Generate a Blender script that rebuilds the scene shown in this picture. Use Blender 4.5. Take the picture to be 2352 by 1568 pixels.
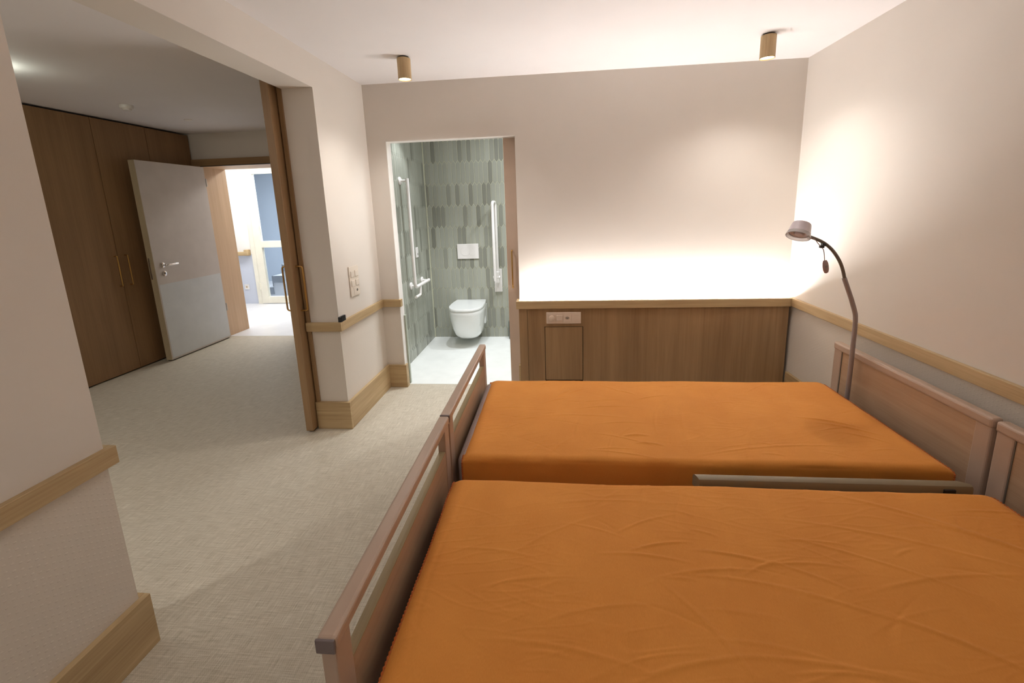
import bpy, bmesh, math, random
from mathutils import Vector, Matrix, noise
for o in list(bpy.data.objects): bpy.data.objects.remove(o, do_unlink=True)
S = bpy.context.scene
COL = S.collection
# ------------------------------------------------------------------ camera
cam = bpy.data.cameras.new('camera'); camo = bpy.data.objects.new('camera', cam); COL.objects.link(camo); S.camera = camo
yaw, pitch, roll, FPX, PCX, PCY = -0.0957, -0.191, -0.0323, 983.0, 12.36, -118.86
fw = Vector((math.sin(yaw)*math.cos(pitch), math.cos(yaw)*math.cos(pitch), math.sin(pitch)))
r0 = Vector((math.cos(yaw), -math.sin(yaw), 0)); u0 = r0.cross(fw)
rt = math.cos(roll)*r0 + math.sin(roll)*u0; up = -math.sin(roll)*r0 + math.cos(roll)*u0
camo.matrix_world = Matrix(((rt.x, up.x, -fw.x, 0), (rt.y, up.y, -fw.y, 0), (rt.z, up.z, -fw.z, 1.5), (0, 0, 0, 1)))
cam.sensor_fit = 'HORIZONTAL'; cam.sensor_width = 36; cam.lens = FPX/2352*36
cam.shift_x = -PCX/2352; cam.shift_y = PCY/2352; cam.clip_start = 0.02
# ------------------------------------------------------------------ world, exposure
W = bpy.data.worlds.new('world'); S.world = W; W.use_nodes = True
W.node_tree.nodes['Background'].inputs[0].default_value = (0.8, 0.85, 1, 1)
W.node_tree.nodes['Background'].inputs[1].default_value = 0.02
S.view_settings.view_transform = 'Standard'; S.view_settings.look = 'None'
S.view_settings.exposure = 0.0; S.view_settings.gamma = 1; S.view_settings.use_curve_mapping = False
# ------------------------------------------------------------------ lights
def area(name, loc, size, power, col, rot=(0, 0, 0), size_y=None, spread=None):
    l = bpy.data.lights.new(name, 'AREA'); l.energy = power; l.color = col; l.size = size
    if size_y: l.shape = 'RECTANGLE'; l.size_y = size_y
    if spread: l.spread = spread
    o = bpy.data.objects.new(name, l); o.location = loc; o.rotation_euler = rot; COL.objects.link(o); return o
def spot(name, loc, power, col, deg, blend=0.5, rad=0.03, rot=(0, 0, 0)):
    l = bpy.data.lights.new(name, 'SPOT'); l.energy = power; l.color = col; l.spot_size = math.radians(deg)
    l.spot_blend = blend; l.shadow_soft_size = rad
    o = bpy.data.objects.new(name, l); o.location = loc; o.rotation_euler = rot; COL.objects.link(o); return o
LED_STRENGTH = 255.0
WARM = (1.0, 0.955, 0.90)
spot('spot_light_bedroom', (-0.953, 2.868, 2.30), 30, WARM, 136, 1.0)
spot('spot_light_bedroom', (1.262, 2.89, 2.30), 23, WARM, 136, 1.0)
area('room_fill_behind', (-0.5, -0.6, 2.40), 0.5, 9, WARM, (0, 0, 0), 0.5)  # fill light added behind the camera to brighten the near wall
area('corridor_light', (-4.2, 6.0, 2.44), 2.5, 54, (1, 0.99, 0.97), (0, 0, 0), 0.4)
area('hall_fill', (-2.9, 1.2, 2.40), 0.6, 9, (1, .96, .90))  # soft fill added to lift the hall ceiling and wardrobe
area('bathroom_fill', (-.4, 4.0, 2.42), 0.5, 14, (.90, .945, 1.0))  # ambient fill added beside the spots to brighten the tiles
area('stairwell_light', (-4.7, 7.2, 2.40), 0.8, 110, (0.88, 0.94, 1.0))
spot('bathroom_spot', (-0.80, 3.95, 2.44), 62, (.90, .945, 1.0), 80, .6, 0.03)
spot('bathroom_spot', (-1.26, 4.00, 2.38), 20, (.90, .945, 1.0), 90, .6, 0.03)
spot('bathroom_spot', (0.05, 4.20, 2.44), 66, (.90, .945, 1.0), 115, .6, 0.03)
spot('hall_spot', (-2.75, -0.15, 2.44), 95, (1, 0.97, 0.92), 150, 1.0, 0.05)

# ------------------------------------------------------------------ materials
def newmat(name):
    m = bpy.data.materials.new(name); m.use_nodes = True
    nt = m.node_tree; b = nt.nodes['Principled BSDF']; return m, nt, b
def N(nt, t, **kw):
    n = nt.nodes.new(t)
    for k, v in kw.items():
        if isinstance(k, str) and hasattr(n, k): setattr(n, k, v)
    return n
def L(nt, a, b): nt.links.new(a, b)
def coords(nt, scale=(1, 1, 1), kind='Object'):
    tc = N(nt, 'ShaderNodeTexCoord'); mp = N(nt, 'ShaderNodeMapping'); mp.inputs['Scale'].default_value = scale
    L(nt, tc.outputs[kind], mp.inputs[0]); return mp.outputs[0]
def noisen(nt, vec, sc, det=4, rough=.55, dist=0):
    n = N(nt, 'ShaderNodeTexNoise'); n.inputs['Scale'].default_value = sc; n.inputs['Detail'].default_value = det
    n.inputs['Roughness'].default_value = rough; n.inputs['Distortion'].default_value = dist
    L(nt, vec, n.inputs['Vector']); return n.outputs['Fac']
def ramp(nt, fac, stops):
    r = N(nt, 'ShaderNodeValToRGB'); e = r.color_ramp.elements
    while len(e) < len(stops): e.new(0.5)
    for i, (p, c) in enumerate(stops): e[i].position = p; e[i].color = (*c, 1)
    L(nt, fac, r.inputs[0]); return r.outputs[0]
def bump(nt, b, h, strength=.2, dist=.01):
    n = N(nt, 'ShaderNodeBump'); n.inputs['Strength'].default_value = strength; n.inputs['Distance'].default_value = dist
    L(nt, h, n.inputs['Height']); L(nt, n.outputs[0], b.inputs['Normal']); return n
def math_(nt, op, a, b=None, c=None):
    n = N(nt, 'ShaderNodeMath', operation=op)
    for i, v in enumerate((a, b, c)):
        if v is None: continue
        if isinstance(v, (int, float)): n.inputs[i].default_value = v
        else: L(nt, v, n.inputs[i])
    return n.outputs[0]
def lin(r, g, b):
    f = lambda c: (c/255/12.92) if c/255 <= .04045 else ((c/255+.055)/1.055)**2.4
    return (f(r), f(g), f(b))
def plain(name, col, rough=.5, metal=0, bumpamt=0, bscale=200, coat=0, var=.04):
    m, nt, b = newmat(name)
    v = coords(nt); nz = noisen(nt, v, 6, 3)
    b.inputs['Roughness'].default_value = rough; b.inputs['Metallic'].default_value = metal
    c1 = tuple(c*(1-var) for c in col); c2 = tuple(min(1, c*(1+var)) for c in col)
    L(nt, ramp(nt, nz, [(.3, c1), (.7, c2)]), b.inputs['Base Color'])
    if bumpamt: bump(nt, b, noisen(nt, v, bscale, 2), bumpamt, .002)
    if coat: b.inputs['Coat Weight'].default_value = coat
    return m
def emit(name, col, s):
    m, nt, b = newmat(name); b.inputs['Base Color'].default_value = (*col, 1)
    b.inputs['Emission Color'].default_value = (*col, 1); b.inputs['Emission Strength'].default_value = s; return m
def wood(name, dark, light, axis='z', scale=1.0, rough=.5, contrast=1.0, offset=0):
    """veneer or solid oak, grain running along axis: broad figure plus fine pores"""
    m, nt, b = newmat(name)
    def sc(a, c): return tuple(a if ax == axis else c for ax in 'xyz')
    v1 = coords(nt, sc(.7*scale, 9*scale)); v2 = coords(nt, sc(4*scale, 160*scale)); v3 = coords(nt, sc(1.2*scale, 34*scale))
    tc = N(nt, 'ShaderNodeTexCoord')
    f1 = noisen(nt, v1, 1, 3, .5, .15); f2 = noisen(nt, v2, 1, 3, .6); f3 = noisen(nt, v3, 1, 4, .55, .3)
    t = math_(nt, 'ADD', math_(nt, 'MULTIPLY', f1, .42), math_(nt, 'ADD', math_(nt, 'MULTIPLY', f2, .25), math_(nt, 'MULTIPLY', f3, .33)))
    w = .14/contrast
    mid = tuple((a+c)/2 for a, c in zip(dark, light))
    L(nt, ramp(nt, t, [(.5-w, dark), (.5, mid), (.5+w, light)]), b.inputs['Base Color'])
    b.inputs['Roughness'].default_value = rough
    bump(nt, b, f2, .12, .001); return m
OAK_D, OAK_L = lin(164, 136, 96), lin(204, 178, 136)
M = {}
for ax in 'xyz':
    M['oak_'+ax] = wood('oak_trim_'+ax, OAK_D, OAK_L, ax, 1.0, .5)
    M['veneer_'+ax] = wood('oak_veneer_'+ax, lin(140, 109, 76), lin(172, 140, 102), ax, 1.0, .45, .9)
    M['beech_'+ax] = wood('bed_beech_'+ax, lin(166, 136, 108), lin(194, 164, 136), ax, 1.5, .42, .8)
M['wardrobe'] = wood('wardrobe_oak', lin(124, 93, 61), lin(158, 122, 85), 'z', .8, .5, .8)
M['olive'] = wood('rail_taupe', lin(122, 108, 84), lin(140, 124, 98), 'x', 1.5, .45, .7)
M['panel_edge'] = wood('panel_edge', lin(150, 134, 100), lin(176, 158, 122), 'y', 1.5, .45, .7)
M['frame_smooth'] = plain('bed_frame_laminate', lin(184, 160, 142), .32, 0, .05, 300)
M['light_oak'] = wood('light_oak_reveal', lin(190, 155, 120), lin(214, 182, 148), 'z', .9, .5, .8)

def wall_mat(name, col, tex_below=None, tex_col=None):
    m, nt, b = newmat(name)
    v = coords(nt)
    fine = noisen(nt, v, 140, 3, .6)
    b.inputs['Roughness'].default_value = .75
    c1 = tuple(c*.985 for c in col); c2 = tuple(min(1, c*1.015) for c in col)
    base = ramp(nt, noisen(nt, v, 2.2, 2), [(.3, c1), (.7, c2)])
    if tex_below:
        sp = N(nt, 'ShaderNodeSeparateXYZ'); tc = N(nt, 'ShaderNodeTexCoord'); L(nt, tc.outputs['Object'], sp.inputs[0])
        u = math_(nt, 'ADD', sp.outputs['X'], sp.outputs['Y'])
        a = math_(nt, 'COSINE', math_(nt, 'MULTIPLY', u, math.pi/.0165))
        c = math_(nt, 'COSINE', math_(nt, 'MULTIPLY', sp.outputs['Z'], math.pi/.0105))
        pr = math_(nt, 'MULTIPLY', a, c)
        mr = N(nt, 'ShaderNodeMapRange', interpolation_type='SMOOTHSTEP'); mr.inputs['From Min'].default_value = .62; mr.inputs['From Max'].default_value = .95
        L(nt, pr, mr.inputs['Value'])
        mask = math_(nt, 'LESS_THAN', sp.outputs['Z'], tex_below)
        dash = math_(nt, 'MULTIPLY', mr.outputs[0], mask)
        h = math_(nt, 'ADD', math_(nt, 'MULTIPLY', fine, .12), dash)
        bump(nt, b, h, .38, .0013)
        mx = N(nt, 'ShaderNodeMix', data_type='RGBA'); L(nt, mask, mx.inputs[0]); L(nt, base, mx.inputs[6]); mx.inputs[7].default_value = (*tex_col, 1)
        L(nt, mx.outputs[2], b.inputs['Base Color'])
    else:
        L(nt, base, b.inputs['Base Color']); bump(nt, b, fine, .12, .001)
    return m
WALLC = lin(225, 217, 208)
M['wall'] = wall_mat('wall_greige_paint', WALLC, .745, lin(220, 210, 198))
M['wall_plain'] = wall_mat('wall_plain_paint', WALLC)
M['ceiling'] = wall_mat('ceiling_paint', lin(234, 229, 228))
M['corr_wall'] = wall_mat('corridor_wall_paint', lin(242, 241, 238), .86, lin(206, 212, 226))
M['stair_wall'] = wall_mat('stairwell_paint', lin(182, 192, 204))
M['white_trim'] = plain('white_trim', lin(238, 232, 226), .4)
M['cream_trim'] = plain('cream_lacquer', lin(238, 234, 218), .4)
M['bath_plain'] = plain('bathroom_plain_tile', lin(170, 176, 160), .3)

def floor_mat():
    m, nt, b = newmat('woven_vinyl')
    vx = coords(nt, (14, 420, 1)); vy = coords(nt, (420, 14, 1)); vb = coords(nt, (9, 170, 1)); vc = coords(nt, (170, 9, 1))
    a = noisen(nt, vx, 1, 2, .5); c = noisen(nt, vy, 1, 2, .5); d = noisen(nt, vb, 1, 3, .6); e = noisen(nt, vc, 1, 3, .6)
    w = N(nt, 'ShaderNodeTexChecker'); w.inputs['Scale'].default_value = 1; L(nt, coords(nt, (260, 260, 0)), w.inputs['Vector'])
    t = math_(nt, 'ADD', math_(nt, 'MULTIPLY', math_(nt, 'ADD', a, c), .3), math_(nt, 'MULTIPLY', math_(nt, 'ADD', d, e), .2))
    t2 = math_(nt, 'ADD', t, math_(nt, 'MULTIPLY', w.outputs['Fac'], .035))
    L(nt, ramp(nt, t2, [(.38, lin(160, 149, 130)), (.52, lin(192, 182, 163)), (.66, lin(218, 210, 194))]), b.inputs['Base Color'])
    b.inputs['Roughness'].default_value = .62
    bump(nt, b, t2, .35, .002); return m
M['floor'] = floor_mat()
M['bath_floor'] = plain('bathroom_floor', lin(240, 242, 238), .35, 0, .03, 400)
M['corr_floor'] = plain('corridor_floor', lin(232, 232, 234), .3, 0, .02, 300)

def fleece():
    m, nt, b = newmat('orange_fleece')
    v = coords(nt)
    t = noisen(nt, v, 900, 2); l = noisen(nt, v, 5, 3); th = noisen(nt, coords(nt, (900, 120, 200)), 1, 2)
    base = ramp(nt, math_(nt, 'ADD', math_(nt, 'MULTIPLY', l, .5), math_(nt, 'MULTIPLY', th, .5)), [(.3, lin(206, 130, 50)), (.7, lin(222, 148, 64))])
    L(nt, base, b.inputs['Base Color'])
    b.inputs['Roughness'].default_value = .85
    b.inputs['Sheen Weight'].default_value = .12; b.inputs['Sheen Roughness'].default_value = .4; b.inputs['Sheen Tint'].default_value = (1, .62, .3, 1)
    bump(nt, b, math_(nt, 'ADD', math_(nt, 'MULTIPLY', t, .7), math_(nt, 'MULTIPLY', th, .3)), .25, .001); return m
M['fleece'] = fleece()
M['hem'] = plain('orange_hem_thread', lin(178, 92, 34), .8, 0, .2, 900)
M['mattress'] = plain('mattress_cover_grey', lin(172, 160, 158), .6, 0, .05, 200)
M['chrome'] = plain('chrome', (.75, .74, .73), .12, 1)
M['steel'] = plain('brushed_steel', (.55, .53, .5), .35, 1)
M['brass'] = plain('brass', lin(200, 160, 96), .28, 1)
M['black'] = plain('black_plastic', (.012, .012, .014), .35)
M['dark_gap'] = plain('dark_shadow_gap', (.01, .008, .007), .8)  # near-black colour, paints the shade inside gaps
M['grey_paint'] = plain('grey_powder_coat', lin(156, 144, 142), .4, .05)
M['dark_metal'] = plain('dark_frame', lin(116, 108, 98), .4, .1)
M['white_plastic'] = plain('white_plastic', lin(232, 228, 224), .35)
M['cream_plastic'] = plain('cream_plastic', lin(226, 206, 188), .35)
M['switch_plastic'] = plain('switch_plastic', lin(232, 220, 206), .35)
M['ceramic'] = plain('ceramic', lin(240, 242, 240), .08, 0, 0, 200, .6, .005)
M['rubber'] = plain('rubber', (.03, .03, .03), .7)
M['door_white'] = plain('door_laminate', lin(206, 196, 188), .4)
M['door_lower'] = plain('door_kick_laminate', lin(210, 212, 212), .4)
M['door_edge'] = plain('door_edge', lin(186, 170, 140), .5)
M['leaf_beige'] = plain('beige_leaf', lin(205, 182, 164), .5)
M['stone'] = plain('stair_stone', lin(170, 172, 176), .6, 0, .1, 100)
M['stone_dark'] = plain('stair_edge', lin(116, 120, 126), .6)
M['led'] = emit('led_strip', (1.0, .975, .955), LED_STRENGTH)
M['lens'] = emit('spot_lens', (1.0, .85, .62), 9)
M['lamp_frost'] = plain('frosted_lamp_head', lin(205, 192, 196), .3)
m, nt, b = newmat('clear_rim'); b.inputs['Base Color'].default_value = (.95, .93, .94, 1); b.inputs['Transmission Weight'].default_value = .6; b.inputs['Roughness'].default_value = .15; M['clear'] = m
m, nt, b = newmat('door_glass'); b.inputs['Base Color'].default_value = (.90, .945, .98, 1); b.inputs['Transmission Weight'].default_value = 1; b.inputs['Roughness'].default_value = .02; b.inputs['IOR'].default_value = 1.1; M['glass'] = m
def tile_mat():
    m, nt, b = newmat('sage_glazed_tile')
    g = N(nt, 'ShaderNodeNewGeometry')
    L(nt, ramp(nt, g.outputs['Random Per Island'], [(0, lin(130, 131, 120)), (.22, lin(139, 140, 129)), (.34, lin(156, 158, 146)), (1, lin(168, 170, 158))]), b.inputs['Base Color'])
    b.inputs['Roughness'].default_value = .22
    bump(nt, b, noisen(nt, coords(nt), 14, 2), .12, .004); return m
M['tile'] = tile_mat(); M['grout'] = plain('tile_grout', lin(206, 206, 182), .8)

# ------------------------------------------------------------------ mesh helpers
def bx(bm, x0, x1, y0, y1, z0, z1, bevel=0, seg=2, mi=0):
    vs = [bm.verts.new(p) for p in ((x0,y0,z0),(x1,y0,z0),(x1,y1,z0),(x0,y1,z0),(x0,y0,z1),(x1,y0,z1),(x1,y1,z1),(x0,y1,z1))]
    fs = [bm.faces.new([vs[i] for i in f]) for f in ((3,2,1,0),(4,5,6,7),(0,1,5,4),(1,2,6,5),(2,3,7,6),(3,0,4,7))]
    for f in fs: f.material_index = mi
    if bevel:
        es = list({e for f in fs for e in f.edges})
        r = bmesh.ops.bevel(bm, geom=es, offset=bevel, segments=seg, profile=.5, affect='EDGES')
        for f in r['faces']: f.material_index = mi
def box(*a, **k):
    bm = bmesh.new(); bx(bm, *a, **k); return bm
def ring(bm, c, t, n, r, seg):
    b = t.cross(n); return [bm.verts.new(c + r*(math.cos(a)*n + math.sin(a)*b)) for a in [2*math.pi*i/seg for i in range(seg)]]
def tb(bm, pts, r, seg=16, cap=True):
    pts = [Vector(p) for p in pts]; rs = r if isinstance(r, (list, tuple)) else [r]*len(pts)
    t = (pts[1]-pts[0]).normalized(); n = t.orthogonal().normalized(); prev = None; first = None
    for i, p in enumerate(pts):
        t2 = (pts[min(i+1, len(pts)-1)] - pts[max(i-1, 0)]).normalized()
        n = (n - t2*n.dot(t2)).normalized()
        rg = ring(bm, p, t2, n, rs[i], seg)
        if prev:
            for j in range(seg): bm.faces.new((prev[j], prev[(j+1) % seg], rg[(j+1) % seg], rg[j]))
        else: first = rg
        prev = rg
    if cap: bm.faces.new(first[::-1]); bm.faces.new(prev)
def tube(*a, **k):
    bm = bmesh.new(); tb(bm, *a, **k); return bm
def smoothpath(ctrl, n=8):
    P = [Vector(p) for p in ctrl]; out = []
    for i in range(len(P)-1):
        a, b_, c, d = P[max(i-1, 0)], P[i], P[i+1], P[min(i+2, len(P)-1)]
        for k in range(n):
            t = k/n; out.append(.5*((2*b_) + (c-a)*t + (2*a-5*b_+4*c-d)*t*t + (3*b_-a-3*c+d)*t**3))
    out.append(P[-1]); return out
def fillet(ctrl, r, n=6):
    P = [Vector(p) for p in ctrl]; out = [P[0]]
    for i in range(1, len(P)-1):
        a = (P[i-1]-P[i]).normalized(); c = (P[i+1]-P[i]).normalized(); p0 = P[i]+a*r; p1 = P[i]+c*r
        for k in range(n+1):
            t = k/n; out.append((1-t)**2*p0 + 2*t*(1-t)*P[i] + t*t*p1)
    out.append(P[-1]); return out
def lathe(prof, c=(0, 0, 0), axis=(0, 0, 1), seg=40):
    """prof: (radius, distance along axis)"""
    bm = bmesh.new(); ax = Vector(axis).normalized(); n = ax.orthogonal().normalized(); c = Vector(c); prev = None
    for r, h in prof:
        rg = ring(bm, c+ax*h, ax, n, max(r, 1e-4), seg)
        if prev:
            for j in range(seg): bm.faces.new((prev[j], prev[(j+1) % seg], rg[(j+1) % seg], rg[j]))
        else: bm.faces.new(rg[::-1])
        prev = rg
    bm.faces.new(prev); return bm
def origin(p):
    v = Vector((0, 0, 0))
    while p: v += p.location; p = p.parent
    return v
def obj(name, bm, mats, parent=None, smooth=None, loc=None):
    off = origin(parent)
    base = Vector(loc) if loc else (Vector((0, 0, 0)) if parent is None else off)
    bmesh.ops.translate(bm, verts=bm.verts, vec=-base)
    bmesh.ops.recalc_face_normals(bm, faces=bm.faces)
    me = bpy.data.meshes.new(name); bm.to_mesh(me); bm.free()
    for m in (mats if isinstance(mats, (list, tuple)) else [mats]): me.materials.append(m)
    if smooth is not None:
        me.shade_smooth() if smooth >= 180 else None
        if smooth < 180:
            for p in me.polygons: p.use_smooth = True
            me.set_sharp_from_angle(angle=math.radians(smooth))
    o = bpy.data.objects.new(name, me); COL.objects.link(o); o.location = base - off; o.parent = parent
    return o
def tag(o, label, cat, group=None, kind=None):
    o['label'] = label; o['category'] = cat
    if group: o['group'] = group
    if kind: o['kind'] = kind
    return o
def thing(name, label, cat, loc, group=None):
    o = bpy.data.objects.new(name, None); COL.objects.link(o); o.location = loc; o.empty_display_size = .1
    return tag(o, label, cat, group)
def struct(name, bm, mats, label=None, parent=None, smooth=None):
    o = obj(name, bm, mats, parent, smooth); o['kind'] = 'structure'
    if label: o['label'] = label
    return o
def multi(*boxes, bevel=0):
    bm = bmesh.new()
    for q in boxes: bx(bm, *q, bevel=bevel)
    return bm

# ------------------------------------------------------------------ dimensions (metres; camera 1.5 m above the floor)
H = 2.453; XL = -1.474; XW = -1.675; YB = 3.394; XR = 1.758; YC = 2.678; YN = 1.137; HB = 2.257
HD = 2.035; DL, DR = -1.3227, -0.309; ZR = .775; ZR0 = .713; TR = .022; TB = .022; BH = .2
YH = 4.88; YH2 = 5.24; XWD = -4.265; BBY = 4.83; YCF = 6.8
# ------------------------------------------------------------------ structure
struct('floor', multi((-4.87, XR, -1.3, YB+.05, -.08, 0), (-4.87, XW, YB+.05, YH+.02, -.08, 0)), M['floor'], 'beige woven vinyl floor of bedroom and hall')
struct('floor', multi((XW, .8, YB+.05, BBY+.1, -.08, .001)), M['bath_floor'], 'near-white bathroom floor')
struct('floor', multi((-8, -.9, YH+.02, 9.3, -.08, 0)), M['corr_floor'], 'bright white corridor floor')
struct('ceiling', multi((-8, XR+.1, -1.3, 9.3, H, H+.1)), M['ceiling'], 'white ceiling')
struct('wall_left', multi((XW, XL, -1.2, YN, 0, H), (XW, XL, YN, YC, HB, H), (XW, XL, YC, YB, 0, H)), M['wall'], 'greige wall with wide opening to the hall')
struct('wall_back', multi((XL-.201, DL, YB, YB+.085, 0, H), (DL, DR, YB, YB+.085, HD, H), (DR, XR, YB, YB+.085, 0, H)), M['wall'], 'greige wall with bathroom doorway')
struct('wall_right', multi((XR, XR+.1, -1.3, YB+.085, 0, H)), M['wall'], 'greige wall behind the bed heads')
struct('wall_front', multi((-4.97, XR, -1.3, -1.2, 0, H)), M['wall_plain'], 'wall behind the camera')
struct('wall_hall_left', multi((-4.97, -4.87, -1.2, YH, 0, H)), M['wall_plain'], 'wall behind the wardrobe')
OL, OR_, OH = -4.17, -3.22, 2.078
struct('wall_hall_back', multi((-4.97, OL-.012, YH, YH2, 0, H), (OL-.012, OR_+.012, YH, YH2, OH+.012, H), (OR_+.012, XW, YH, YH2, 0, H)), M['wall_plain'], 'end wall of the hall with entry door')
struct('wall_hall_right', multi((XW, XW+.1, YB+.085, YH, 0, H)), M['wall_plain'], 'wall between hall and bathroom')
struct('wall_corridor_far', multi((-8, -5.14, YCF, YCF+.1, 0, H), (-5.14, -3.9, YCF, YCF+.1, 2.30, H), (-3.9, -.9, YCF, YCF+.1, 0, H)), M['corr_wall'], 'white corridor wall with bluish lower part')
struct('wall_corridor_near', multi((-8, -4.97, YH2-.1, YH2, 0, H), (XW, -.9, YH2-.1, YH2, 0, H)), M['corr_wall'])
struct('wall_corridor_left', multi((-8.1, -8, YH2-.1, 9.3, 0, H)), M['corr_wall'])
struct('wall_corridor_right', multi((-.9, -.8, YH2-.1, 9.3, 0, H)), M['corr_wall'])
struct('wall_stairwell', multi((-8, -.9, 9.2, 9.3, 0, H)), M['stair_wall'], 'bluish stairwell wall')
# bathroom walls with picket tiles
def picket(bm, P0, U, nrm, ulen, zlen, w=.0508, h=.236, A=.017, g=.0022, z0=.118-.236, u_off=0.0):
    P0, U, nrm = Vector(P0), Vector(U), Vector(nrm)
    def clip(poly, ax, lim, sgn):
        out = []
        for i in range(len(poly)):
            a, c = poly[i], poly[(i+1) % len(poly)]; ia = (a[ax]-lim)*sgn >= 0; ic = (c[ax]-lim)*sgn >= 0
            if ia: out.append(a)
            if ia != ic:
                t = (lim-a[ax])/(c[ax]-a[ax]); out.append((a[0]+(c[0]-a[0])*t, a[1]+(c[1]-a[1])*t))
        return out
    for k in range(int(zlen/h)+3):
        zb = z0+(k-1)*h
        for i in range(-2, int(ulen/w)+3):
            uc = u_off + (i + (.5 if k % 2 else 0))*w; hw = w/2-g
            poly = [(uc-hw, zb+A+g), (uc, zb-A+g*1.5), (uc+hw, zb+A+g), (uc+hw, zb+h-A-g), (uc, zb+h+A-g*1.5), (uc-hw, zb+h-A-g)]
            for ax, lim, s in ((0, 0, 1), (0, ulen, -1), (1, 0, 1), (1, zlen, -1)):
                poly = clip(poly, ax, lim, s)
                if len(poly) < 3: break
            if len(poly) < 3: continue
            cu = sum(p[0] for p in poly)/len(poly); cz = sum(p[1] for p in poly)/len(poly)
            def v(p, d, sh):
                q = (cu+(p[0]-cu)*sh, cz+(p[1]-cz)*(1-(1-sh)*.3)); return bm.verts.new(P0+U*q[0]+Vector((0, 0, q[1]))+nrm*d)
            a = [v(p, 0, 1) for p in poly]; b_ = [v(p, .003, 1) for p in poly]; c_ = [v(p, .004, .94) for p in poly]
            n = len(poly)
            for r1, r2 in ((a, b_), (b_, c_)):
                for j in range(n): bm.faces.new((r1[j], r1[(j+1) % n], r2[(j+1) % n], r2[j]))
            bm.faces.new(c_)
bm = bmesh.new(); bx(bm, XW+.1, .8, BBY, BBY+.12, 0, H, mi=1)
n0 = len(bm.faces); picket(bm, (XL, BBY, 0), (1, 0, 0), (0, -1, 0), 2.17, H, u_off=.015)
struct('wall_bathroom_back', bm, [M['tile'], M['grout']], 'sage green picket-tiled bathroom wall')
bm = bmesh.new(); bx(bm, XW+.1, XL, YB+.085, BBY, 0, H, mi=1)
picket(bm, (XL, BBY, 0), (0, -1, 0), (1, 0, 0), BBY-YB-.085, H, u_off=.03)
struct('wall_bathroom_left', bm, [M['tile'], M['grout']], 'sage green picket-tiled bathroom side wall')
bm = bmesh.new(); bx(bm, XL+.004, XL+.012, BBY-.012, BBY-.004, 0.001, H)
struct('trim_6', bm, M['grout'], 'sealed joint in the bathroom corner')
struct('wall_bathroom_right', multi((.7, .8, YB+.085, BBY, 0, H)), M['bath_plain'])

# baseboards
struct('baseboard_left', multi((XL, XL+TB, -1.2, YN+TB, 0, BH), (XW-.025, XL, YN, YN+TB, 0, BH), bevel=.0015), M['oak_y'])
struct('baseboard_left', multi((XL, XL+TB, YC, YB, 0, BH), bevel=.0015), M['oak_y'])
struct('baseboard_left', multi((-1.704, XL+TB, YC-TB, YC, 0, BH), bevel=.0015), M['oak_x'])
struct('baseboard_back', multi((XL+TB, DL+TB, YB-TB, YB, 0, BH), (DL, DL+TB, YB, YB+.03, 0, BH), bevel=.0015), M['oak_x'])
struct('baseboard_back', multi((DR-TB, -.30, YB-TB, YB+.03, 0, BH), bevel=.0015), M['oak_x'])
struct('baseboard_right', multi((XR-TB, XR, -1.2, 3.29, 0, .19), bevel=.0015), M['oak_y'])
# dado rails
struct('trim_1', multi((XL, XL+TR, -1.2, YN+TR, ZR0, ZR), (XW-.02, XL, YN, YN+TR, ZR0, ZR), bevel=.002), M['oak_y'], 'oak dado rail on the near wall piece')
struct('trim_1', multi((XL, XL+TR, YC, YB-TR, ZR0, ZR), bevel=.002), M['oak_y'], 'oak dado rail on the left wall')
struct('trim_1', multi((-1.702, XL+TR, YC-TR, YC, ZR0, ZR), bevel=.002), M['oak_x'], 'oak dado rail wrapping the pillar end')
struct('trim_1', multi((XL, DL+TR, YB-TR, YB, ZR0, ZR), (DL, DL+TR, YB, YB+.02, ZR0, ZR), bevel=.002), M['oak_x'], 'oak dado rail beside the bathroom door')
struct('trim_1', multi((XR-TR, XR, -1.2, 2.588, ZR0-.006, ZR-.006), (XR-TR, XR, 2.590, 3.33, ZR0-.006, ZR-.006), bevel=.002), M['oak_y'], 'oak dado rail on the right wall')
# thin vertical end strips of the bathroom opening
struct('trim_2', multi((DL, DL+.006, YB-.004, YB+.085, .0, HD), (DL, DR, YB-.004, YB+.085, HD-.006, HD)), M['white_trim'], 'white lining of the bathroom opening')
struct('trim_2', multi((DL+.001, DL+.02, YB+.060, YB+.088, .0, .62)), M['bath_plain'], 'tiled foot of the bathroom jamb')
# oak strip on the pillar beside the sliding door
struct('trim_3', multi((-1.70, XW, YC-.012, YC+.02, .001, 2.28)), M['veneer_z'], 'oak edge strip on the pillar')
# entry door frame
struct('trim_4', multi((-4.262, OR_+.09, YH-.03, YH, OH, 2.163), (-4.262, OL, YH-.03, YH, 0, OH), (OR_, OR_+.09, YH-.03, YH, 0, OH), bevel=.002), M['veneer_x'], 'oak frame around the entry door')
struct('trim_4', multi((OL-.012, OL, YH-.0, YH2+.01, 0, OH), (OR_, OR_+.012, YH, YH2+.01, 0, OH), (OL-.012, OR_+.012, YH, YH2+.01, OH, OH+.012)), M['light_oak'], 'light oak lining of the entry')
struct('trim_5', multi((OL+.02, OR_, YH-.034, YH-.03, OH, OH+.008)), M['black'], 'black seal under the entry header')

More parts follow.
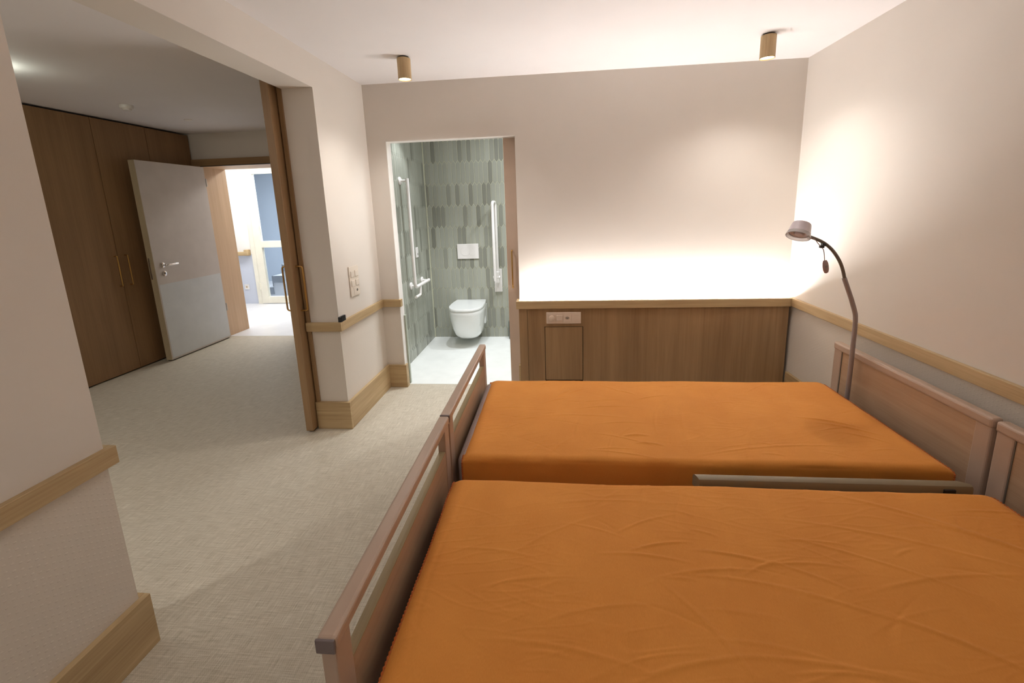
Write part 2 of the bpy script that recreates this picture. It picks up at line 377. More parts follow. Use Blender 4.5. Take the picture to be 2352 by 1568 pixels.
# ------------------------------------------------------------------ sliding oak door (hall side)
d = obj('door_2', box(-1.76, -1.71, 2.60, 3.62, .012, 2.44, bevel=.003), M['veneer_z']); d['kind'] = 'structure'; d['label'] = 'oak sliding door leaf pushed open beside the pillar'
for sx, x0 in ((1, -1.71), (-1, -1.76)):
    p = fillet([(x0, 2.643, 1.163), (x0+sx*.045, 2.643, 1.163), (x0+sx*.045, 2.643, .866), (x0, 2.643, .866)], .018)
    obj('door_handle', tube(p, .0055, 12), M['brass'], d, 60)['label'] = 'thin brass bow handle'
obj('floor_guide', box(-1.75, -1.72, 2.62, 2.66, 0.0, .014), M['black'], d)
# ------------------------------------------------------------------ bathroom sliding leaf
d = obj('door_1', box(-.412, .52, YB+.095, YB+.135, .012, HD+.03, bevel=.002), M['leaf_beige']); d['kind'] = 'structure'; d['label'] = 'beige bathroom sliding door pushed almost fully open'
yf = YB+.095
p = fillet([(-.368, yf, 1.152), (-.368, yf-.035, 1.152), (-.368, yf-.035, .845), (-.368, yf, .845)], .006, 3)
obj('door_handle', tube(p, .006, 12), M['brass'], d, 60)['label'] = 'brass pull handle'
# ------------------------------------------------------------------ entry door, standing open
d = bpy.data.objects.new('door_3', None); COL.objects.link(d); d.location = (-4.14, 4.84, 0); d['kind'] = 'structure'; d['label'] = 'white entry door standing open against the wardrobe'
X0, X1, Y0, Y1 = -4.175, -4.105, 3.995, 4.835
obj('door_leaf', box(X0, X1, Y0, Y1, .012, 2.072, bevel=.002), M['door_white'], d)
obj('edge_band', multi((X0+.004, X1-.002, Y0-.002, Y0, .012, 2.07), (X0+.03, X0+.034, Y0-.003, Y0-.002, .012, 2.07)), M['door_edge'], d)['label'] = 'beige rebated door edge'
obj('kick_plate', box(X1, X1+.0015, Y0+.012, Y1-.012, .03, .822), M['door_lower'], d)['label'] = 'light grey lower laminate panel'
obj('lock_plate', box(X0+.012, X0+.03, Y0-.005, Y0-.003, .885, 1.105, bevel=.001), M['steel'], d)
obj('rosette', lathe([(.026, 0), (.026, .007), (.022, .009)], (X1, 4.083, 1.022), (1, 0, 0)), M['chrome'], d, 40)
p = fillet([(X1, 4.083, 1.022), (X1+.055, 4.083, 1.022), (X1+.055, 4.215, 1.022)], .016)
obj('door_handle', tube(p, .0095, 14), M['chrome'], d, 60)
cy = obj('lock_cylinder', lathe([(.026, 0), (.026, .006), (.021, .008)], (X1, 4.088, .932), (1, 0, 0)), M['chrome'], d, 40)
obj('keyhole', lathe([(.008, 0), (.008, .002)], (X1+.008, 4.09, .936), (1, 0, 0)), M['black'], cy, 40)
for z in (.35, 1.85): obj('hinge', tube([(-4.108, 4.845, z), (-4.108, 4.845, z+.09)], .008, 12), M['steel'], d, 60)
obj('door_seal', box(X0+.01, X1-.02, Y0+.01, Y1-.01, .001, .012), M['black'], d)
# ------------------------------------------------------------------ corridor glazed door
d = bpy.data.objects.new('door_4', None); COL.objects.link(d); d.location = (-4.5, YCF, 0); d['kind'] = 'structure'; d['label'] = 'cream framed glazed door across the corridor'
obj('door_frame', multi((-5.14, -5.062, YCF-.02, YCF+.08, 0, 2.32), (-3.96, -3.88, YCF-.02, YCF+.08, 0, 2.32), (-5.062, -3.96, YCF-.02, YCF+.08, 2.25, 2.32), bevel=.002), M['cream_trim'], d)
lf = obj('door_leaf', multi((-5.055, -4.935, YCF-.03, YCF+.03, .012, 2.245), (-4.09, -3.965, YCF-.03, YCF+.03, .012, 2.245), (-4.935, -4.09, YCF-.03, YCF+.03, .012, .125), (-4.935, -4.09, YCF-.03, YCF+.03, .965, 1.072), (-4.935, -4.09, YCF-.03, YCF+.03, 2.16, 2.245), bevel=.002), M['cream_trim'], d)
obj('glass_pane', box(-4.937, -4.088, YCF-.004, YCF+.004, .123, .967), M['glass'], lf)
obj('glass_pane', box(-4.937, -4.088, YCF-.004, YCF+.004, 1.07, 2.162), M['glass'], lf)
for z in (.25, 1.95): obj('hinge', tube([(-5.06, YCF-.034, z), (-5.06, YCF-.034, z+.12)], .01, 12), M['cream_trim'], d, 60)

# ------------------------------------------------------------------ wardrobe
w = thing('wardrobe', 'floor-to-ceiling dark oak wardrobe along the left wall of the hall', 'wardrobe', (-4.56, 3.5, 0))
obj('carcass', multi((-4.866, XWD-.02, 2.16, 4.868, .03, 2.425), (-4.84, XWD-.04, 2.18, 4.85, 0, .03)), M['dark_gap'], w)  # carcass coloured near-black so seams and top gap look shaded
obj('end_stile', box(XWD-.02, XWD+.001, 4.864, 4.879-.03, .012, 2.437, bevel=.001), M['wardrobe'], w)
seams = [2.19, 2.725, 3.26, 3.792, 4.331, 4.862]
for i in range(5):
    dd = obj('door', box(XWD-.02, XWD, seams[i]+.0025, seams[i+1]-.0025, .012, 2.434, bevel=.001), M['wardrobe'], w)
    yh = {0: None, 1: None, 2: 3.757, 3: 3.862, 4: None}[i]
    if yh:
        p = fillet([(XWD, yh, 1.155), (XWD+.03, yh, 1.155), (XWD+.03, yh, .862), (XWD, yh, .862)], .008, 3)
        obj('handle', tube(p, .0055, 10), M['brass'], dd, 60)['label'] = 'brass bar handle'

# ------------------------------------------------------------------ bed-side wainscot with indirect light
yf = 3.300
w = thing('wainscot_unit', 'waist-high oak wall panel unit with hidden light strip, on the back wall', 'wall panel', (.7, 3.35, 0))
obj('panel', multi((-.243, -.109, yf+.004, yf+.022, .001, .703), (.196, 1.732, yf+.004, yf+.022, .001, .703), (-.109, .196, yf+.004, yf+.022, .5555, .703), (-.109, .196, yf+.004, yf+.022, .001, .085)), M['veneer_z'], w)
obj('side_board', box(-.311, -.245, yf+.001, YB, .001, .703, bevel=.001), M['veneer_z'], w)
obj('fascia', multi((-.330, 1.737, yf-.012, yf+.016, .703, .766), (-.330, -.308, yf+.016, YB, .703, .766), bevel=.003), M['oak_x'], w)['label'] = 'oak top rail'
dd = obj('access_door', box(-.1045, .1915, yf+.003, yf+.021, .105, .551, bevel=.001), M['veneer_z'], w)
obj('gap_shade_sheet', box(-.109, .196, yf+.03, yf+.04, .08, .556), M['dark_gap'], w)  # dark sheet added behind the access door, paints the shade in its gaps
obj('light_channel', box(-.306, 1.753, yf+.018, YB-.002, .700, .740), M['white_trim'], w)
obj('light_strip', box(-.28, 1.74, yf+.036, yf+.056, .740, .747), M['led'], w)['label'] = 'glowing white light strip'
# control panel on it
cp = thing('control_panel', 'cream socket and switch strip set into the oak wall panel', 'switch', (.043, yf, .627))
fy = yf+.004
obj('plate', box(-.093, .179, fy-.011, fy, .581, .674, bevel=.004), M['cream_plastic'], cp)
obj('dimmer_frame', box(-.078, -.020, fy-.013, fy-.011, .598, .657, bevel=.001), M['cream_plastic'], cp)
obj('dimmer_knob', lathe([(.022, 0), (.021, .008), (.019, .009)], (-.049, fy-.013, .628), (0, -1, 0)), M['cream_plastic'], cp, 40)
obj('rocker', box(-.012, .034, fy-.016, fy-.011, .606, .650, bevel=.002), M['cream_plastic'], cp)
sk = obj('socket_insert', box(.042, .102, fy-.013, fy-.011, .598, .657, bevel=.001), M['cream_plastic'], cp)
bm = bmesh.new()
pts = [(.0, .011), (.017, 0), (.0, -.011), (-.017, 0)]
outl = [(-.018, 0), (-.008, .0095), (.008, .0095), (.018, 0), (.008, -.0095), (-.008, -.0095)]
vs = [bm.verts.new((.072+a, fy-.0135, .628+c)) for a, c in outl]; bm.faces.new(vs)
obj('socket_well', bm, M['dark_metal'], sk)
for dx, dz in ((-.0095, 0), (0, .003), (.0095, 0)): obj('pin_hole', lathe([(.0025, 0), (.0025, .001)], (.072+dx, fy-.0138, .628+dz), (0, -1, 0), 12), M['cream_plastic'], sk)
obj('blank_insert', box(.108, .168, fy-.012, fy-.011, .598, .657, bevel=.0005), M['cream_plastic'], cp)

# ------------------------------------------------------------------ switch panel on the pillar
sp_ = thing('switch_panel', 'tall cream plate with four rocker switches and a socket above the dado rail', 'switch', (XL, 2.945, 1.01))
obj('plate', box(XL, XL+.010, 2.872, 3.012, .903, 1.121, bevel=.004), M['switch_plastic'], sp_)
for y in (2.908, 2.972):
    for z in (1.065, .998):
        obj('rocker', box(XL+.010, XL+.015, y-.022, y+.022, z-.022, z+.022, bevel=.002), M['switch_plastic'], sp_)
sk = obj('socket_insert', box(XL+.010, XL+.012, 2.912, 2.972, .915, .965, bevel=.001), M['switch_plastic'], sp_)
bm = bmesh.new(); vs = [bm.verts.new((XL+.0125, 2.962+a*.8, .943+c)) for a, c in outl]; bm.faces.new(vs)
obj('socket_well', bm, M['dark_metal'], sk)
# little black clip lying on the dado rail
ck = thing('remote_holder', 'small black ribbed plastic piece standing on the dado rail corner', 'holder', (XL+.012, 2.70, ZR))
obj('body', box(XL+.001, XL+.021, 2.664, 2.738, ZR, ZR+.036, bevel=.003), M['black'], ck)
for y in (2.676, 2.695, 2.714): obj('rib', box(XL+.0195, XL+.025, y, y+.011, ZR+.001, ZR+.040, bevel=.002), M['black'], ck)

# ------------------------------------------------------------------ ceiling lamps
def spotlamp(x, y, label):
    t = thing('ceiling_spotlight', label, 'ceiling light', (x, y, H), 'oak ceiling spotlights')
    obj('mounting_plate', lathe([(.032, -.008), (.032, 0)], (x, y, H)), M['black'], t, 40)
    obj('housing', lathe([(.030, -.008), (.040, -.008), (.042, -.010), (.042, -.133), (.039, -.133), (.036, -.126)], (x, y, H)), M['oak_z'], t, 40)['label'] = 'turned oak cylinder'
    obj('lens', lathe([(.0365, -.1275), (.0365, -.122)], (x, y, H)), M['lens'], t)['label'] = 'glowing lens'
spotlamp(-.953, 2.868, 'short oak cylinder ceiling spotlight nearer the bathroom door')
spotlamp(1.262, 2.89, 'short oak cylinder ceiling spotlight nearer the right wall')
t = thing('smoke_detector', 'round white smoke detector on the hall ceiling above the wardrobe', 'smoke detector', (-3.63, 3.56, H))
obj('base', lathe([(.050, 0), (.050, -.022), (.046, -.028)], (-3.63, 3.56, H)), M['white_plastic'], t, 40)
obj('sensor_cap', lathe([(.034, -.028), (.034, -.033), (.030, -.033), (.030, -.040), (.026, -.043)], (-3.63, 3.56, H)), M['white_plastic'], t, 40)
tag(obj('ceiling_sensor', lathe([(.034, 0), (.034, -.004), (.030, -.006)], (-3.635, 4.19, H)), M['white_trim'], None, 40), 'flat white disc on the hall ceiling beyond the smoke detector', 'sensor')
t = thing('hall_ceiling_lamp', 'white round ceiling lamp of the hall hidden behind the near wall', 'ceiling light', (-3.42, 2.46, H))
obj('base', lathe([(.05, 0), (.05, -.012)], (-3.42, 2.46, H)), M['white_plastic'], t, 40)
obj('diffuser', lathe([(.045, -.012), (.045, -.05), (.035, -.062)], (-3.42, 2.46, H)), emit('opal_glow', (.93, 1.0, .86), 70), t, 40)

# ------------------------------------------------------------------ toilet
def dsec(bm, cx, yb, yfnt, hw, z, hb=None, n=14):
    """D section: straight back, rounded front"""
    hb = hb or hw; L_ = yb-yfnt; ys = yfnt + L_*.5; pts = [(cx+hb, yb)]
    pts.append((cx+hw*.99, yb-L_*.28))
    for i in range(n+1):
        a = math.pi*i/n; e = .76
        c, s = math.cos(a), math.sin(a)
        pts.append((cx+hw*math.copysign(abs(c)**e, c), ys-(ys-yfnt)*abs(s)**e))
    pts.append((cx-hw*.99, yb-L_*.28)); pts.append((cx-hb, yb))
    return [bm.verts.new((x, y, z)) for x, y in pts]
def loft(secs, cx=-1.0, yb=4.824):
    bm = bmesh.new(); prev = None
    for z, hw, yfr, hb in secs:
        r = dsec(bm, cx, yb, yfr, hw, z, hb)
        if prev:
            for j in range(len(r)): bm.faces.new((prev[j], prev[(j+1) % len(r)], r[(j+1) % len(r)], r[j]))
        else: bm.faces.new(r[::-1])
        prev = r
    bm.faces.new(prev); return bm
t = thing('toilet', 'white wall-hung toilet with closed lid on the green tiled wall', 'toilet', (-1.0, 4.6, 0))
CXT = -1.005
obj('bowl', loft([(.085, .085, 4.50, .09), (.095, .125, 4.46, .11), (.13, .150, 4.42, .12), (.20, .168, 4.385, .135), (.30, .182, 4.345, .155), (.38, .188, 4.322, .168), (.412, .189, 4.318, .17), (.418, .186, 4.322, .168)], CXT), M['ceramic'], t, 50)
obj('seat', loft([(.4185, .183, 4.325, .165), (.421, .186, 4.320, .168), (.428, .186, 4.320, .168), (.430, .184, 4.322, .166)], CXT, 4.80), M['ceramic'], t, 50)
obj('lid', loft([(.431, .187, 4.318, .169), (.434, .190, 4.314, .172), (.449, .190, 4.315, .172), (.455, .186, 4.320, .168)], CXT, 4.822), M['ceramic'], t, 40)
obj('drain_boss', lathe([(.035, 0), (.03, -.02), (.015, -.03)], (CXT, 4.60, .088)), M['ceramic'], t, 50)
obj('cover_strip', box(CXT+.165, CXT+.178, 4.70, 4.824, .20, .41, bevel=.005), M['ceramic'], t)
t = thing('flush_plate', 'square-edged white dual flush plate above the toilet', 'flush plate', (-1.017, BBY, 1.018))
yt = BBY-.004
obj('plate', box(-1.139, -.893, yt-.012, yt, .934, 1.104, bevel=.003), M['white_plastic'], t)
def buttonring(x, z, r): return lathe([(r, 0), (r, .0015), (r-.003, .002), (r-.0035, .0012)], (x, yt-.012, z), (0, -1, 0), 40)
obj('flush_button', buttonring(-1.045, 1.020, .052), M['white_plastic'], t, 40)['label'] = 'large round flush button'
obj('flush_button', buttonring(-.963, 1.004, .036), M['white_plastic'], t, 40)['label'] = 'small round flush button'
# fold-up support rail
t = thing('folding_support_rail', 'white folded-up support rail to the right of the toilet', 'grab rail', (-.672, BBY, .68))
obj('wall_plate', box(-.722, -.634, BBY-.022, BBY-.004, .545, .812, bevel=.004), M['white_plastic'], t)
obj('hinge_block', multi((-.708, -.655, BBY-.10, BBY-.022, .66, .79), bevel=.008), M['white_plastic'], t)
obj('hinge_pin', tube([(-.722, 4.745, .725), (-.645, 4.745, .725)], .018, 20), M['white_plastic'], t, 50)
p = fillet([(-.688, 4.64, .70), (-.688, 4.64, 1.56), (-.676, 4.775, 1.56), (-.676, 4.775, .72)], .04)
obj('rail_tube', tube(p, .016, 16), M['white_plastic'], t, 60)
# L-shaped grab rail on the left bathroom wall
t = thing('grab_rail', 'white L-shaped grab rail with paper holder on the tiled side wall', 'grab rail', (XL, 4.2, 1.2))
xb = -1.395; xw = XL+.004
obj('vertical_bar', tube(fillet([(xb, 4.035, 1.795), (xb, 4.035, .752), (xb, 4.49, .752)], .05), .0165, 18), M['white_plastic'], t, 60)['label'] = 'L-shaped bar'
for y, z in ((4.035, 1.775), (4.12, .752), (4.475, .752)):
    f = obj('wall_flange', lathe([(.037, 0), (.037, .008), (.030, .014)], (xw, y, z), (1, 0, 0)), M['white_plastic'], t, 40)
    obj('standoff', tube([(xw+.01, y, z), (xb, y, z)], .011, 14), M['white_plastic'], f, 60)
h = obj('paper_holder', tube(fillet([(xb, 4.19, .752), (xb, 4.17, .655), (xb, 4.03, .655)], .015), .013, 14), M['white_plastic'], t, 60)
t = thing('bathroom_switch', 'small white call switch on the tiled side wall behind the rail', 'switch', (XL, 4.36, 1.07))
obj('plate', box(xw, xw+.009, 4.335, 4.405, 1.012, 1.118, bevel=.003), M['white_plastic'], t)
obj('indicator', box(xw+.009, xw+.011, 4.375, 4.388, 1.035, 1.056), M['dark_metal'], t)['label'] = 'dark indicator'
t = thing('toilet_brush', 'dark upright brush holder at the bathroom back wall by the sliding door', 'toilet brush', (-.525, 4.75, 0))
obj('holder', lathe([(.04, .001), (.045, .01), (.045, .20), (.04, .215)], (-.525, 4.75, 0)), plain('brush_dark', lin(70, 84, 80), .4), t, 40)
obj('handle', tube([(-.525, 4.75, .2), (-.525, 4.75, .232)], .008, 10), M['steel'], t, 60)

# ------------------------------------------------------------------ corridor things
t = thing('handrail', 'oak corridor handrail with block end beside the cream door frame', 'handrail', (-5.8, YCF, .88))
obj('rail', box(-7.6, -5.165, YCF-.075, YCF-.03, .84, .905, bevel=.008), M['oak_x'], t)
obj('end_block', box(-5.235, -5.163, YCF-.08, YCF-.001, .838, .94, bevel=.01), M['oak_x'], t)
obj('bracket', box(-6.5, -6.45, YCF-.04, YCF-.001, .85, .89), M['steel'], t)
t = thing('wall_socket', 'white wall socket low on the corridor wall', 'socket', (-5.325, YCF, .296))
obj('plate', box(-5.368, -5.282, YCF-.008, YCF, .252, .34, bevel=.003), M['white_plastic'], t)
obj('socket_well', lathe([(.017, 0), (.017, .001)], (-5.325, YCF-.0085, .296), (0, -1, 0), 6), M['oak_x'], t)['label'] = 'brownish contact well'
# stairs: flight climbing to the right behind the glass
t = thing('staircase', 'grey stone stair flight behind the glazed door', 'stairs', (-5.0, 8.0, 0))
for k in range(10):
    x0 = -5.49+.225*k; zt = .175+.214*k
    if zt > 2.3: break
    s = obj('step', box(x0, x0+.225, 7.4, 8.6, 0 if k < 4 else zt-.35, zt, bevel=0), M['stone'], t)
    obj('tread_edge', multi((x0-.004, x0+.224, 7.388, 7.4, max(zt-.13, 0), zt), (x0-.006, x0, 7.388, 8.6, max(zt-.20, 0), zt)), M['stone_dark'], s)['label'] = 'darker string edge'

# ------------------------------------------------------------------ beds
def make_bed(y0, label):
    """care bed; y0 = near side; 0.955 m wide"""
    W_ = .955; y1 = y0+W_; yc = (y0+y1)/2
    b_ = thing('care_bed', label, 'bed', (.55, yc, 0), 'care beds side by side')
    # foot board
    xf0, xf1 = -.506, -.468
    fb = obj('foot_board', multi((xf0+.008, xf1-.004, y0+.066, y1-.066, .23, .512)), M['beech_y'], b_)
    obj('panel_edge', multi((xf0+.008, xf1-.004, y0+.0665, y1-.0665, .512, .516)), M['panel_edge'], fb)['label'] = 'olive panel top edge'
    for a, c in ((y0+.003, y0+.066), (y1-.066, y1-.003)): obj('foot_post', box(xf0+.004, xf1-.001, a, c, .15, .615, bevel=.004), M['frame_smooth'], b_)
    obj('foot_rail', box(xf0-.002, xf1+.003, y0, y1, .607, .642, bevel=.009, seg=3), M['frame_smooth'], b_)
    obj('rail_end', box(xf0-.0015, xf1+.0025, y0-.004, y0+.002, .608, .641, bevel=.002), plain('end_cap', lin(120, 108, 108), .5), b_)['label'] = 'grey end cap'
    # head board
    xh0, xh1 = 1.640, 1.672
    hb = obj('head_board', multi((xh0+.006, xh1-.004, y0+.07, y1-.07, .23, .612)), M['beech_y'], b_)
    for a in (y1-.073,): obj('groove', box(xh0+.003, xh0+.007, a, a+.003, .23, .612), M['dark_metal'], hb)['label'] = 'dark groove'
    for a, c in ((y0+.004, y0+.070), (y1-.070, y1-.004)): obj('head_post', box(xh0, xh1, a, c, .15, .625, bevel=.006), M['frame_smooth'], b_)
    obj('head_rail', box(xh0-.006, xh1+.006, y0+.001, y1-.001, .612, .656, bevel=.011, seg=3), M['frame_smooth'], b_)
    # frame and castors
    obj('platform', multi((-.46, 1.63, y0+.06, y1-.06, .20, .235), bevel=.006), M['grey_paint'], b_)
    obj('base_frame', multi((-.3, 1.45, y0+.12, y0+.17, .10, .15), (-.3, 1.45, y1-.17, y1-.12, .10, .15), (-.3, -.25, y0+.17, y1-.17, .10, .15), (1.4, 1.45, y0+.17, y1-.17, .10, .15), (-.1, .0, y0+.14, y0+.17, .15, .2), (1.1, 1.2, y1-.17, y1-.14, .15, .2), (-.1, .0, y1-.17, y1-.14, .15, .2), (1.1, 1.2, y0+.14, y0+.17, .15, .2)), M['grey_paint'], b_)
    for x in (-.27, 1.42):
        for y in (y0+.145, y1-.145):
            c = obj('castor', tube([(x, y-.015, .05), (x, y+.015, .05)], .05, 20), M['rubber'], b_, 50)
            obj('castor_fork', multi((x-.012, x+.012, y-.022, y-.016, .04, .10), (x-.012, x+.012, y+.016, y+.022, .04, .10), (x-.02, x+.02, y-.022, y+.022, .098, .102)), M['steel'], c)
    return b_
bedA = make_bed(1.650, 'far beech-framed care bed nearer the bathroom door, reading lamp at its head')
bedB = make_bed(.686, 'near beech-framed care bed in the foreground with lowered side rail')
# lowered side rail between the beds (belongs to the near bed)
bm = bmesh.new()
prof = [(1.530, .40), (1.530, .438), (1.534, .447), (1.542, .451), (1.560, .451), (1.568, .447), (1.572, .438), (1.572, .40)]
def railsec(xfun): return [bm.verts.new((xfun(y, z), y, z)) for y, z in prof]
secs = [railsec(lambda y, z: .520+(.572-y)*0+(1.572-y)*.3), railsec(lambda y, z: 1.455), railsec(lambda y, z: 1.496 if y < 1.55 else 1.470)]
for a, c in zip(secs, secs[1:]):
    for j in range(len(prof)): bm.faces.new((a[j], a[(j+1) % len(prof)], c[(j+1) % len(prof)], c[j]))
bm.faces.new(secs[0][::-1]); bm.faces.new(secs[-1])
sr = obj('side_rail', bm, M['olive'], bedB, 35); sr['label'] = 'lowered taupe side rail'
obj('lower_rail', box(.54, 1.46, 1.534, 1.566, .29, .34, bevel=.006), M['olive'], bedB)
for x in (.60, 1.38): obj('rail_arm', box(x, x+.03, 1.536, 1.552, .20, .40), M['dark_metal'], bedB)
obj('rail_clip', box(1.395, 1.435, 1.524, 1.531, .41, .437, bevel=.002), M['black'], bedB)['label'] = 'black clip'

# mattresses and covers
def mattress(y0, y1, label, xa=-.452):
    bm = box(xa, 1.545, y0+.007, y1-.007, .236, .434, bevel=.036, seg=5)
    o = obj('mattress', bm, M['mattress'], None, 40, (.55, (y0+y1)/2, .236)); return tag(o, label, 'mattress', 'mattresses on the care beds')
def sstep(t): t = max(0, min(1, t)); return t*t*(3-2*t)
def cover(y0, y1, label, seed, creases, wavy=.004, csc=1.0):
    rnd = random.Random(seed)
    x0, x1, zt, R = -.424, 1.535, .446, .030
    side = .13; prof = []
    yo0, yo1 = y0-.004, y1+.004
    def add(n, f):
        for i in range(n): prof.append(f(i/n))
    add(8, lambda t: (yo0, zt-R-side*(1-t), -1, 0))
    add(9, lambda t: (yo0+R-R*math.cos(t*math.pi/2), zt-R+R*math.sin(t*math.pi/2), -math.cos(t*math.pi/2), math.sin(t*math.pi/2)))
    add(250, lambda t: (yo0+R+(yo1-yo0-2*R)*t, zt, 0, 1))
    add(9, lambda t: (yo1-R+R*math.sin(t*math.pi/2), zt-R+R*math.cos(t*math.pi/2), math.sin(t*math.pi/2), math.cos(t*math.pi/2)))
    for i in range(9): prof.append((yo1, zt-R-side*i/8, 1, 0))
    NX = 400; bm = bmesh.new(); rows = []
    creases = list(creases)
    for _ in range(60):
        creases.append((rnd.uniform(x0+.1, x1-.1), rnd.uniform(y0+.05, y1-.05), rnd.uniform(.04, .20), rnd.uniform(.003, .0055), rnd.choice((rnd.gauss(8, 12), rnd.gauss(-12, 14), rnd.gauss(60, 15))), rnd.uniform(.0012, .0040)*rnd.choice((1, 1, -.6))))
    def disp(x, y, top):
        p = Vector((x*2.3+seed, y*2.3, seed)); d = wavy*noise.noise(p)
        d += .0016*noise.noise(Vector((x*7+seed*3, y*9, 3)))
        # fine diagonal stress creases
        q = noise.noise(Vector((x*5+y*3+seed, y*26-x*6, 1))); d += .0010*max(0, 1-abs(q)*9)*sstep(noise.noise(Vector((x*2.1+seed, y*3, 9)))*2+.35)
        q = noise.noise(Vector((x*4-y*3-seed, y*20+x*5, 7))); d += .0008*max(0, 1-abs(q)*10)*sstep(noise.noise(Vector((x*2.5-seed, y*2.5, 5)))*2+.1)
        for cx, cy, ln, wd, ang, amp in creases:
            dx, dy = x-cx, y-cy; a = math.radians(ang); u = dx*math.cos(a)+dy*math.sin(a); v = -dx*math.sin(a)+dy*math.cos(a)
            v += .12*u*u/ln
            if abs(u) < ln and abs(v) < wd*4: d += amp*csc*(1-(u/ln)**2)**1.5*math.exp(-(v/wd)**2)*(1 if abs(v) < wd*4 else 0)
        return d
    for i in range(NX+1):
        x = x0+(x1-x0)*i/NX; rim = max(0, (.050-min(x-x0, x1-x)))/.050; row = []
        for (y, z, ny, nz) in prof:
            d = disp(x, y, nz > .5) * (1-.6*rim)
            if nz < .5: d = disp(x, y+z, False)*.8 + .0025*math.sin(x*19+seed)*(1 if z < zt-.06 else .4)
            dz = -.017*rim**2 * (nz if nz > 0 else 0)
            ox = .0025*noise.noise(Vector((y*9, z*9, seed)))*rim
            row.append(bm.verts.new((x+ox, y+ny*d, z+nz*d+dz)))
        rows.append(row)
    for a, c in zip(rows, rows[1:]):
        for j in range(len(prof)-1): bm.faces.new((a[j], a[j+1], c[j+1], c[j]))
    hemp = [[r.co.copy() for r in rows[0]], [r.co.copy() for r in rows[-1]]]
    o = obj('bed_cover', bm, M['fleece'], None, 180, (.55, (y0+y1)/2, .3)); tag(o, label, 'blanket', 'orange fleece covers')
    md = o.modifiers.new('thickness', 'SOLIDIFY'); md.thickness = .004; md.offset = -1
    for hp, s in zip(hemp, (-1, 1)):
        # overlock stitching along the cut edge
        dense = []
        for a, c in zip(hp, hp[1:]):
            n = max(1, int((c-a).length/.0022))
            for k in range(n): dense.append(a.lerp(c, k/n))
        rs = [.0042 if (k % 4) < 2 else .0020 for k in range(len(dense))]
        bm = bmesh.new(); tb(bm, [p+Vector((s*.001, 0, -.0005)) for p in dense], rs, 6)
        obj('hem', bm, M['hem'], o, 60)['label'] = 'darker orange overlocked hem'
    return o
mattress(1.655, 2.498, 'grey-edged mattress under the orange cover of the far bed')
mattress(.70, 1.508, 'mattress under the orange cover of the near bed', -.428)
cre1 = [(.02, 2.30, .09, .006, 55, .006), (.10, 2.34, .07, .005, 35, .005), (-.02, 2.22, .10, .006, 25, .004), (.30, 2.38, .08, .005, -40, .005), (.38, 2.33, .07, .005, -30, .004),
        (.35, 1.86, .07, .007, 3, .008), (.40, 1.79, .07, .007, -8, .007), (.30, 1.98, .14, .005, 4, .003), (.25, 2.15, .2, .006, 5, .003), (1.28, 2.02, .16, .006, -22, .007), (1.33, 1.96, .15, .006, -26, .006), (1.36, 1.88, .10, .005, -30, .004),
        (.85, 1.85, .3, .008, 62, .003), (.62, 2.1, .35, .008, 75, .003), (.1, 2.05, .3, .006, 0, .003), (.9, 1.78, .4, .006, 8, .003)]
cre2 = [(.28, 1.30, .14, .005, 25, .004), (.40, 1.36, .10, .004, 70, .003), (-.05, 1.22, .25, .005, 35, .003), (.30, 1.20, .12, .005, 14, .006), (.25, 1.155, .16, .005, -4, .005), (.52, 1.17, .14, .005, -12, .006), (.60, 1.14, .12, .005, 22, .005), (.7, 1.15, .14, .005, 2, .005),
        (.42, 1.11, .18, .005, 8, .005), (.55, 1.075, .25, .005, -10, .004), (1.0, 1.28, .35, .006, -16, .004), (1.2, 1.36, .3, .008, -32, .006), (1.3, 1.28, .25, .008, -34, .006), (1.05, 1.12, .3, .006, 10, .004), (.9, 1.18, .3, .005, -25, .004),
        (.1, .97, .2, .005, 12, .003), (.0, .86, .25, .006, -8, .004), (.3, .84, .2, .006, 15, .005), (.62, .86, .3, .006, -6, .004), (.38, .92, .2, .006, -60, .004), (.8, 1.0, .35, .006, -20, .003), (-.2, 1.15, .16, .005, -6, .004), (-.1, 1.05, .18, .005, 10, .003), (-.385, 1.1, .4, .010, 88, -.004),
        (1.0, .9, .3, .006, -35, .004), (.15, 1.4, .25, .005, 4, .003)]
cover(1.655, 2.498, 'bright orange fleece cover on the far bed', 3.1, cre1, .005, .75)
cover(.70, 1.508, 'orange fleece cover on the near bed in the foreground', 8.7, cre2, .004, .6)

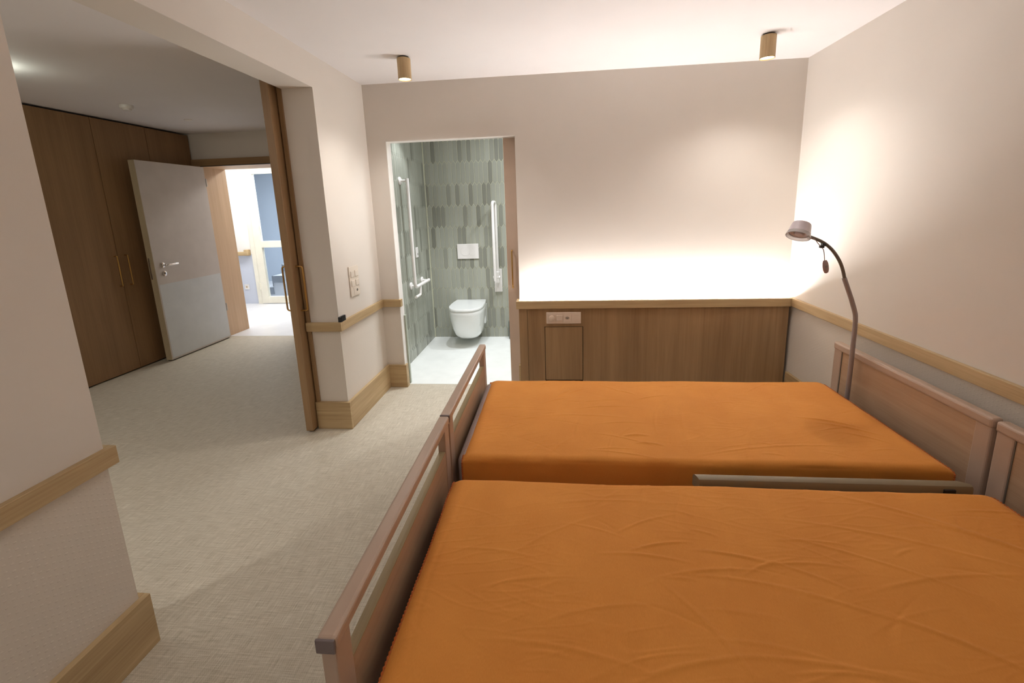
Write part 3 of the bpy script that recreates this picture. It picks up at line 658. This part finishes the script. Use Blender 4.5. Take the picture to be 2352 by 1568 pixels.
# ------------------------------------------------------------------ reading lamp
YL = 2.39
t = thing('reading_lamp', 'grey gooseneck reading lamp rising behind the far bed head', 'lamp', (1.603, YL, .20))
obj('clamp', box(1.588, 1.630, YL-.02, YL+.02, .20, .27, bevel=.004), M['grey_paint'], t)
path = [Vector((1.603, YL, .22)), Vector((1.603, YL, .55)), Vector((1.600, YL, .80))] + smoothpath([(1.599, YL, .82), (1.595, YL, .868), (1.584, YL, .905)], 5) + [Vector((1.564, YL, .960)), Vector((1.516, YL, 1.075))]
obj('pole', tube(path, .0115, 18), M['grey_paint'], t, 60)
arm = smoothpath([(1.518, YL, 1.072), (1.502, YL, 1.125), (1.478, YL, 1.175), (1.440, YL, 1.226), (1.395, YL, 1.264), (1.345, YL, 1.289), (1.296, YL, 1.306)], 6)
obj('flexible_arm', tube(arm, .0085, 16), M['dark_metal'], t, 60)['label'] = 'darker flexible neck'
hc = Vector((1.278, YL, 1.362)); ax = Vector((-.38, -.34, -.86)).normalized()
hd = obj('lamp_head', lathe([(.034, -.006), (.042, -.003), (.045, .004), (.053, .052), (.054, .054), (.047, .054), (.045, .046)], hc, ax, 40), M['lamp_frost'], t, 40)
obj('clear_rim', lathe([(.0535, .050), (.0575, .066), (.058, .070), (.054, .070), (.047, .060), (.046, .052)], hc, ax, 40), M['clear'], hd, 40)['label'] = 'clear translucent rim'
obj('reflector', lathe([(.044, .052), (.040, .056), (.020, .050), (.018, .060), (.004, .062)], hc, ax, 40), M['lamp_frost'], hd, 40)
obj('neck_joint', tube([(1.300, YL, 1.302), (1.282, YL, 1.325)], .010, 14), M['grey_paint'], t, 60)
cb = smoothpath([(1.300, YL-.005, 1.298), (1.335, YL-.012, 1.290), (1.360, YL-.014, 1.262), (1.378, YL-.014, 1.243), (1.392, YL-.014, 1.222), (1.400, YL-.014, 1.172)], 6)
obj('cable', tube(cb, .0022, 8), M['grey_paint'], t, 60)
obj('cable_clip', multi((1.370, 1.392, YL-.018, YL-.004, 1.238, 1.252), (1.386, 1.404, YL-.01, YL+.010, 1.246, 1.262), bevel=.002), M['black'], t)
bm = lathe([(.002, .035), (.009, .033), (.0135, .020), (.0155, 0), (.0145, -.018), (.010, -.033), (.003, -.037)], (1.409, YL-.014, 1.140), (-.2, 0, 1), 24)
for v in bm.verts: v.co.y = (YL-.014)+(v.co.y-(YL-.014))*.45
rm = obj('hand_switch', bm, plain('hand_switch_grey', lin(178, 150, 148), .4), t, 60)
obj('button_ring', lathe([(.007, 0), (.007, .0012), (.0055, .0012)], (1.409, YL-.0205, 1.140), (0, -1, 0), 20), M['grey_paint'], rm, 40)
